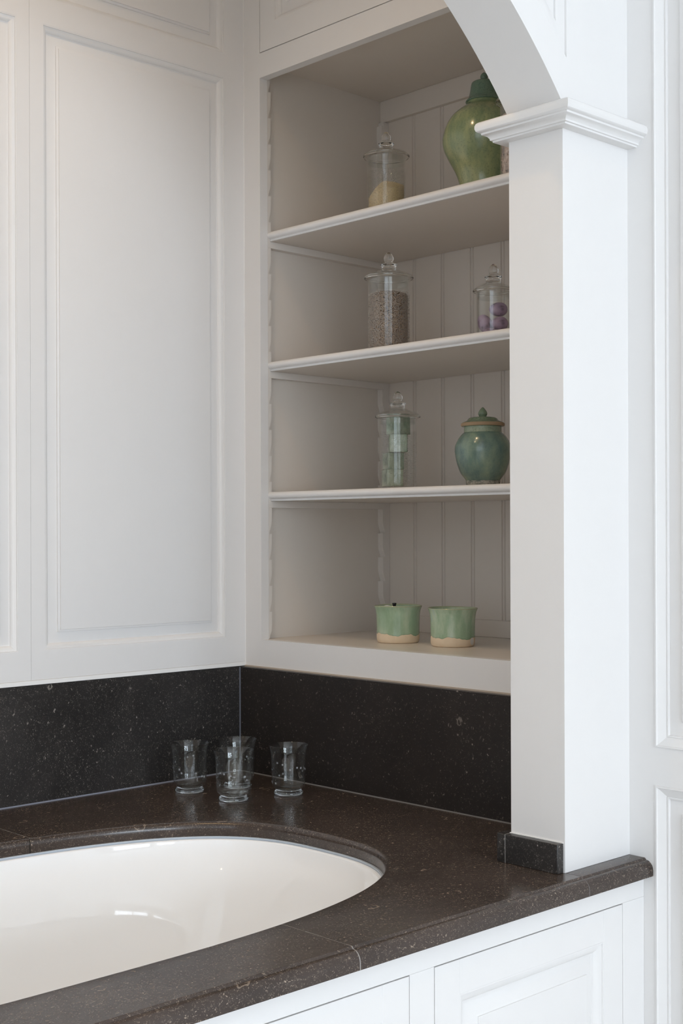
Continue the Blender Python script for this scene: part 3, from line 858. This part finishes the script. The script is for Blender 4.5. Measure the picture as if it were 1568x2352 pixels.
# ------------------------------------------------------------------ apothecary jars
JG = 'lidded glass jars on the shelves'
def jar(loc, r, hb, label, etched=None, name='glass_jar', rs=1.0):
    j = thing(name, loc, label, 'jar', JG)
    f = r * 1.10
    body = [(0.0, 0.0), (f * 0.97, 0.0), (f, 0.0012), (f, 0.0042), (r * 1.045, 0.0075), (r * 1.01, 0.0125), (r, 0.018), (r, hb - 0.0045), (r * 1.03, hb)]
    inner = [(r * 0.955, hb), (r * 0.945, hb - 0.006), (r * 0.945, 0.018), (r * 0.90, 0.0085), (0.0, 0.0070)]
    obj('jar_body', MB().lathe(body + inner, n=56), etched or JAR_GLASS, j, local=True, smooth=45)
    R = r * 1.19
    lid = [(0.0150, 0.0245), (R * 0.42, 0.0212), (R * 0.62, 0.0168), (r * 0.86, 0.0105), (r * 0.880, 0.0040), (r * 0.885, -0.0120), (r * 0.925, -0.0120), (r * 0.93, 0.0020), (R * 0.955, 0.0024), (R - 0.0035, 0.0045), (R - 0.0035, 0.0078), (R * 0.935, 0.0105), (R * 0.86, 0.0140), (R * 0.62, 0.0190), (R * 0.42, 0.0235), (0.0172, 0.0268)]
    lid = [(a, b + hb) for a, b in lid]
    lid = lid[:9] + smooth_prof(lid[9:], 3)
    ld = obj('lid', MB().lathe(lid, n=56), LID_GLASS, j, local=True, smooth=50)
    obj('lid_rim', MB().lathe([(R - 0.0020 + 0.0024 * cos(2 * pi * q / 12), hb + 0.0056 + 0.0030 * sin(2 * pi * q / 12)) for q in range(13)], n=56), GLASS_LID, ld, local=True, smooth=60)
    kn = [(0.0, 0.0262), (0.0170, 0.0262), (0.0164, 0.0300), (0.0166, 0.0318), (0.0178, 0.0338), (0.0196, 0.0352), (0.0198, 0.0368), (0.0170, 0.0388), (0.0112, 0.0410), (0.0092, 0.0430), (0.0098, 0.0452), (0.0112, 0.0490), (0.0112, 0.0530), (0.0094, 0.0580), (0.0060, 0.0628), (0.0026, 0.0652), (0.0, 0.0658)]
    kn = [(a, b + hb) for a, b in kn]
    obj('knob', MB().lathe(kn[:2] + smooth_prof(kn[2:], 3), n=40), GLASS_LID, ld, local=True, smooth=50)
    return j
def grains(mb, pts, s0, s1, rnd, ar_=2.0):
    for p in pts:
        l = rnd.uniform(s0, s1); d = Vector((rnd.gauss(0, 1), rnd.gauss(0, 1), rnd.gauss(0, 1))).normalized()
        e = d.orthogonal().normalized(); g = d.cross(e)
        P = Vector(p); w_ = l / ar_
        vs = [P + d * l, P + e * w_, P + g * w_, P - e * w_, P - g * w_, P - d * l]
        mb.add([tuple(v) for v in vs], [(0, 1, 2), (0, 2, 3), (0, 3, 4), (0, 4, 1), (5, 2, 1), (5, 3, 2), (5, 4, 3), (5, 1, 4)])
rnd = random.Random(11)
# 1: cream salts, top shelf
J1 = (0.240, -0.2737, Z3 + 0.0002)
jar(J1, 0.0475, 0.1725, 'lidded glass jar a third full of cream bath salts, top shelf', JAR_FAINT)
def heap_surface(c, r, ztop_fn, z0, n=40):
    mb = MB(); rows = []
    for i in range(9):
        q = i / 8
        rows.append([(c[0] + r * q * cos(2 * pi * k / n), c[1] + r * q * sin(2 * pi * k / n), c[2] + ztop_fn(q, 2 * pi * k / n)) for k in range(n)])
    rows.append([(c[0] + r * cos(2 * pi * k / n), c[1] + r * sin(2 * pi * k / n), c[2] + z0) for k in range(n)])
    mb.loft(rows, True, True, True); return mb
f1 = lambda q, a: 0.118 - 0.028 * q * q * (0.75 + 0.45 * cos(a - 2.55)) - 0.004 * q * (1 + sin(3 * a))
mb = heap_surface((0, 0, 0), 0.0425, f1, 0.0085)
pts = []
for k in range(900):
    q = math.sqrt(rnd.random()); a = rnd.random() * 2 * pi; pts.append((0.0415 * q * cos(a), 0.0415 * q * sin(a), f1(q, a)))
for k in range(1100):
    a = rnd.random() * 2 * pi; z = rnd.uniform(0.01, f1(1, a)); pts.append((0.0424 * cos(a), 0.0424 * sin(a), z))
grains(mb, pts, 0.0012, 0.0023, rnd, 1.5)
o = obj('bath_salts', mb, SALT, local=True, kind='stuff'); o.location = J1
tag(o, 'heap of cream bath salts inside the jar on the top shelf', 'bath salts')
# 2: brown buds, middle shelf
from math import hypot
J2 = (0.150, -0.36833, Z2 + 0.0002)
jar(J2, 0.0485, 0.1705, 'lidded glass jar with etched scrolls, filled with brown dried buds', JAR_ETCHED)
f2 = lambda q, a: 0.1450 - 0.012 * q * q - 0.003 * q * sin(2 * a)
mb = heap_surface((0, 0, 0), 0.0435, f2, 0.0085)
pts = []
for k in range(700):
    q = math.sqrt(rnd.random()); a = rnd.random() * 2 * pi; pts.append((0.0430 * q * cos(a), 0.0430 * q * sin(a), f2(q, a)))
for k in range(2200):
    a = rnd.random() * 2 * pi; z = rnd.uniform(0.01, f2(1, a)); pts.append((0.0432 * cos(a), 0.0432 * sin(a), z))
grains(mb, pts, 0.0014, 0.0026, rnd, 2.2)
o = obj('dried_buds', mb, SEED, local=True, kind='stuff'); o.location = J2
tag(o, 'brown dried flower buds filling the etched jar on the middle shelf', 'dried buds')
# 3: purple soaps, middle shelf
J3 = (0.220, -0.6259, Z2 + 0.0002)
jar(J3, 0.0385, 0.1155, 'short lidded glass jar holding purple egg-shaped soaps, middle shelf beside the pillar')
def egg(loc, rx, rz, tilt, rot, label):
    mb = MB(); prof = []
    for i in range(13):
        t = pi * i / 12; prof.append((rx * sin(t) * (1 + 0.10 * cos(t)), -rz * cos(t)))
    prof[0] = (0.0, prof[0][1]); prof[-1] = (0.0, prof[-1][1])
    mb.lathe(prof, n=24)
    o = obj('egg_soap', mb, BOMB, local=True, smooth=80); o.location = loc; o.rotation_euler = (0, tilt, rot)
    tag(o, label, 'soap', 'purple egg soaps in the short jar'); return o
b3 = Vector(J3)
Rv = Vector((0.72131, -0.69261, 0)); Fv = Vector((0.69261, 0.72131, 0))
egg(b3 + Rv * 0.0100 - Fv * 0.006 + Vector((0, 0, 0.0785)), 0.0158, 0.0208, pi / 2, 2.35, 'purple marbled egg soap lying on top of the others in the short jar')
egg(b3 - Rv * 0.0195 + Vector((0, 0, 0.0480)), 0.0162, 0.0215, 0.5, 2.5, 'purple marbled egg soap standing left of the others in the short jar')
egg(b3 + Rv * 0.0115 - Fv * 0.016 + Vector((0, 0, 0.0455)), 0.0155, 0.0190, pi / 2, 2.3, 'purple marbled egg soap in front under the topmost one in the short jar')
egg(b3 + Rv * 0.0190 + Fv * 0.0120 + Vector((0, 0, 0.0475)), 0.0140, 0.0185, 0.35, 0.4, 'purple marbled egg soap at the rear right in the short jar')
egg(b3 - Rv * 0.010 - Fv * 0.014 + Vector((0, 0, 0.0220)), 0.0140, 0.0180, pi / 2, 2.9, 'purple marbled egg soap at the bottom front of the short jar')
egg(b3 + Rv * 0.010 + Fv * 0.013 + Vector((0, 0, 0.0220)), 0.0140, 0.0180, pi / 2, 0.9, 'purple marbled egg soap at the bottom rear of the short jar')
# 4: green soap cubes, lower shelf
J4 = (0.200, -0.3479, Z1 + 0.0002)
jar(J4, 0.0452, 0.1690, 'tall lidded glass jar with a stack of wrapped green soap cubes', JAR_FAINT)
b4 = Vector(J4)
def cube_soap(off_r, off_f, z, rot, s, m, label):
    mb = MB(); h = s / 2; n = 4
    mb.box(-h, h, -h, h, 0.0, s)
    # folded ends of the wrapper on two sides
    for sg in (1, -1):
        mb.add([(sg * (h + 0.0006), -h * .92, 0.001), (sg * (h + 0.0006), h * .92, 0.001), (sg * (h + 0.0014), 0.0, h * 1.05)], [(0, 1, 2)])
        mb.add([(sg * (h + 0.0006), -h * .92, s - 0.001), (sg * (h + 0.0006), h * .92, s - 0.001), (sg * (h + 0.0018), 0.0, h * 0.95)], [(0, 1, 2)])
    o = obj('soap_cube', mb, m, local=True, bevel=0.0016)
    p = b4 + Rv * off_r + Fv * off_f
    o.location = (p.x, p.y, b4.z + z); o.rotation_euler = (0, 0, rot)
    tag(o, label, 'soap', 'wrapped green soap cubes in the tall jar'); return o
CA = 0.805694
z0 = 0.0085
cube_soap(-0.0130, -0.004, z0, CA + pi / 2 + 0.32, 0.0400, SOAP, 'wrapped green soap cube at the bottom of the stack in the tall jar')
cube_soap(-0.0110, 0.000, z0 + 0.0404, CA + pi / 2 + 0.36, 0.0395, SOAP_D, 'wrapped green soap cube second from the bottom in the tall jar')
cube_soap(-0.0015, -0.010, z0 + 0.0804, CA + pi / 2 + 0.08, 0.0425, SOAP, 'wrapped pale green soap cube facing front, third from the bottom in the tall jar')
cube_soap(0.0010, 0.000, z0 + 0.1234, CA + pi / 2 + 0.78, 0.0410, SOAP_D, 'wrapped green soap cube at the top of the stack in the tall jar')
# 5: jar with pink contents, mostly hidden by the pillar
J5 = (0.140, -0.7726, Z3 + 0.0002)
jar(J5, 0.0470, 0.1690, 'glass jar with pinkish potpourri, half hidden by the pillar, top shelf')
f5 = lambda q, a: 0.150 - 0.006 * q * q
mb = heap_surface((0, 0, 0), 0.0430, f5, 0.0085)
pts = []
for k in range(700):
    a = rnd.random() * 2 * pi; z = rnd.uniform(0.01, f5(1, a)); pts.append((0.0418 * cos(a), 0.0418 * sin(a), z))
grains(mb, pts, 0.0030, 0.0060, rnd, 1.4)
o = obj('potpourri', mb, PINK, local=True, kind='stuff'); o.location = J5
tag(o, 'pinkish dried potpourri inside the half hidden jar on the top shelf', 'potpourri')

# ------------------------------------------------------------------ ceramics
ur = thing('lidded_urn', (0.27, -0.559, Z3 + 0.0002), 'large green glazed ceramic urn with domed lid, top shelf', 'urn')
UB = [(0.0, 0.0), (0.048, 0.0), (0.052, 0.003), (0.0525, 0.010), (0.0515, 0.022), (0.0535, 0.045), (0.0598, 0.0715), (0.0665, 0.0895), (0.0755, 0.1065), (0.0850, 0.1245), (0.0930, 0.1425), (0.0963, 0.1590), (0.0950, 0.1735), (0.0880, 0.1965), (0.0760, 0.2165), (0.0590, 0.2319), (0.0465, 0.2405), (0.0415, 0.2450), (0.0395, 0.2500), (0.0, 0.2500)]
obj('urn_body', MB().lathe(UB[:1] + smooth_prof(UB[1:-1], 4) + UB[-1:], n=72), URN_BODY, ur, local=True, smooth=50)
UL = [(0.0, 0.2502), (0.0410, 0.2502), (0.0428, 0.2512), (0.0425, 0.2530), (0.0385, 0.2580), (0.0355, 0.2640), (0.0328, 0.2740), (0.0308, 0.2860), (0.0295, 0.2925), (0.0270, 0.2962), (0.0200, 0.2985), (0.0090, 0.2995), (0.0, 0.2996)]
ul = obj('urn_lid', MB().lathe(UL[:2] + smooth_prof(UL[2:], 4), n=64), URN_LID, ur, local=True, smooth=50)
UK = [(0.0, 0.2993), (0.0062, 0.2993), (0.0066, 0.3010), (0.0060, 0.3020), (0.0078, 0.3045), (0.0086, 0.3085), (0.0080, 0.3125), (0.0055, 0.3165), (0.0020, 0.3190), (0.0, 0.3195)]
obj('knob', MB().lathe(UK[:1] + smooth_prof(UK[1:], 3), n=32), URN_LID, ul, local=True, smooth=60)

va = thing('ginger_jar', (0.20, -0.6104, Z1 + 0.0002), 'round teal green ceramic ginger jar with lid on the lower shelf', 'jar')
VB = [(0.0, 0.0), (0.0350, 0.0), (0.0362, 0.0015), (0.0368, 0.0110), (0.0385, 0.0158), (0.0440, 0.0235), (0.0505, 0.0325), (0.0583, 0.0540), (0.0622, 0.0740), (0.0630, 0.0830), (0.0616, 0.0945), (0.0550, 0.1085), (0.0475, 0.1180), (0.0432, 0.1220)]
obj('jar_body', MB().lathe(VB[:1] + smooth_prof(VB[1:], 4) + [(0.0, 0.1220)], n=72), VASE, va, local=True, smooth=50)
obj('foot_band', MB().lathe([(0.0364, 0.0035), (0.0376, 0.0045), (0.0382, 0.0100), (0.0388, 0.0145), (0.0378, 0.0150), (0.0364, 0.0035)], n=64), FOOTC, va, local=True, smooth=50)
obj('neck', MB().lathe([(0.0400, 0.1195), (0.0440, 0.1206), (0.0424, 0.1225), (0.0420, 0.1330), (0.0416, 0.1352), (0.0380, 0.1352), (0.0380, 0.1200), (0.0400, 0.1195)], n=64), VASE_NECK, va, local=True, smooth=50)
vr = obj('lid', MB().lathe([(0.0, 0.1353), (0.0440, 0.1353), (0.0470, 0.1362), (0.0484, 0.1385), (0.0482, 0.1412), (0.0462, 0.1440), (0.0420, 0.1462), (0.0375, 0.1478), (0.0345, 0.1500), (0.0325, 0.1532), (0.0285, 0.1556), (0.0200, 0.1568), (0.0, 0.1572)], n=64), VASE_LID, va, local=True, smooth=50)
obj('lid_rim', MB().lathe([(0.0468, 0.1358), (0.0482, 0.1372), (0.0492, 0.1395), (0.0486, 0.1420), (0.0468, 0.1437), (0.0460, 0.1400), (0.0468, 0.1358)], n=64), TAN, vr, local=True, smooth=50)
VK = [(0.0, 0.1566), (0.0080, 0.1566), (0.0082, 0.1590), (0.0094, 0.1612), (0.0102, 0.1640), (0.0098, 0.1672), (0.0076, 0.1715), (0.0040, 0.1762), (0.0012, 0.1788), (0.0, 0.1792)]
obj('knob', MB().lathe(VK[:1] + smooth_prof(VK[1:], 3), n=32), VASE_LID, vr, local=True, smooth=60)

def cup(loc, label, m, rot, scl=1.0):
    c = thing('ceramic_cup', loc, label, 'cup', 'green and bare clay cups in the bottom bay', rot)
    P = [(0.0, 0.0), (0.0460, 0.0), (0.0485, 0.0015), (0.0500, 0.0060), (0.0507, 0.0120), (0.0506, 0.0220), (0.0508, 0.0400), (0.0513, 0.0560), (0.0520, 0.0680), (0.0535, 0.0770), (0.0560, 0.0835), (0.0572, 0.0865)]
    I = [(0.0566, 0.0876), (0.0550, 0.0868), (0.0525, 0.0805), (0.0488, 0.0700), (0.0478, 0.0500), (0.0475, 0.0150), (0.0440, 0.0085), (0.0, 0.0080)]
    mb = MB().lathe(P[:1] + smooth_prof(P[1:], 3) + smooth_prof(I, 2), n=72)
    # slight unevenness of hand-thrown ware
    mb.v = [(x * (1 + 0.006 * sin(2 * math.atan2(y, x) + rot)), y * (1 + 0.006 * sin(3 * math.atan2(y, x))), z + (0.0006 * sin(2 * math.atan2(y, x) + 1) if z > 0.05 else 0)) for x, y, z in mb.v]
    obj('cup_body', mb, m, c, local=True, smooth=50)
    return c
C1 = (0.1943, -0.3520, ZB + 0.0002); C2 = (0.2046, -0.5151, ZB + 0.0002)
cup(C1, 'green glazed cup with bare clay base holding white pebbles, left of the pair', CUP_A, 0.3)
c2 = cup(C2, 'empty green glazed cup with bare clay base and white sticker, right of the pair', CUP_B, 1.1)
# sticker on the clay band, near the right edge as seen from the room
dv = (Vector((CAM.x - C2[0], CAM.y - C2[1], 0))).normalized(); rv = Vector((-dv.y, dv.x, 0))
an0 = math.atan2(dv.y, dv.x) + 1.03 - c2.rotation_euler[2]
vs = [(0.0515 * cos(an0), 0.0515 * sin(an0), 0.0125)]
for k in range(20):
    a = 2 * pi * k / 20; zz = 0.0125 + 0.0085 * sin(a); q = an0 + 0.0075 * cos(a) / 0.0508
    vs.append((0.0513 * cos(q), 0.0513 * sin(q), zz))
obj('sticker', MB().add(vs, [(0, 1 + k, 1 + (k + 1) % 20) for k in range(20)]), STICKER, c2, local=True)
def pebble(off_r, off_f, z, r, label, sq=0.75):
    mb = MB(); prof = [(r * sin(pi * i / 10), -r * sq * cos(pi * i / 10)) for i in range(11)]
    prof[0] = (0.0, prof[0][1]); prof[-1] = (0.0, prof[-1][1])
    mb.lathe(prof, n=16)
    rr_ = random.Random(int(off_r * 1e5) + 3)
    mb.v = [(x * (1 + .12 * sin(5 * y / r + off_r * 99)), y * (1 + .1 * sin(4 * z_ / r)), z_) for x, y, z_ in mb.v]
    p = Vector(C1) + Rv * off_r + Fv * off_f
    o = obj('pebble', mb, WHITEPEB, local=True, smooth=80); o.location = (p.x, p.y, C1[2] + z)
    tag(o, label, 'pebble', 'white pebbles in the left cup'); return o
# a bed of pebbles fills the cup to just under the rim
pebble(-0.026, -0.004, 0.0765, 0.0125, 'white pebble showing above the rim at the left in the pebble cup', 0.95)
pebble(0.006, 0.012, 0.0745, 0.0120, 'white pebble right of the black stick in the pebble cup')
pebble(-0.024, 0.006, 0.0560, 0.0150, 'white pebble below the one showing at the left of the pebble cup')
pebble(0.016, -0.012, 0.0540, 0.0150, 'white pebble lying low at the front of the pebble cup')
pebble(0.012, 0.018, 0.0535, 0.0150, 'white pebble lying low at the rear of the pebble cup')
pebble(-0.020, 0.004, 0.0300, 0.0170, 'white pebble deep down at the left in the pebble cup')
pebble(0.014, -0.012, 0.0290, 0.0165, 'white pebble deep down at the front in the pebble cup')
pebble(0.012, 0.020, 0.0280, 0.0165, 'white pebble deep down at the rear in the pebble cup')
p = Vector(C1) + Rv * -0.0085 + Fv * 0.004
mb = MB().lathe([(0.0, 0.0), (0.0040, 0.0), (0.0042, 0.002), (0.0040, 0.080), (0.0050, 0.0805), (0.0050, 0.0840), (0.0, 0.0845)], n=20)
o = obj('black_stick', mb, BLACKP, local=True, smooth=40); o.location = (p.x, p.y, C1[2] + 0.0085)
tag(o, 'short black stick standing among the white pebbles in the left cup', 'stick')
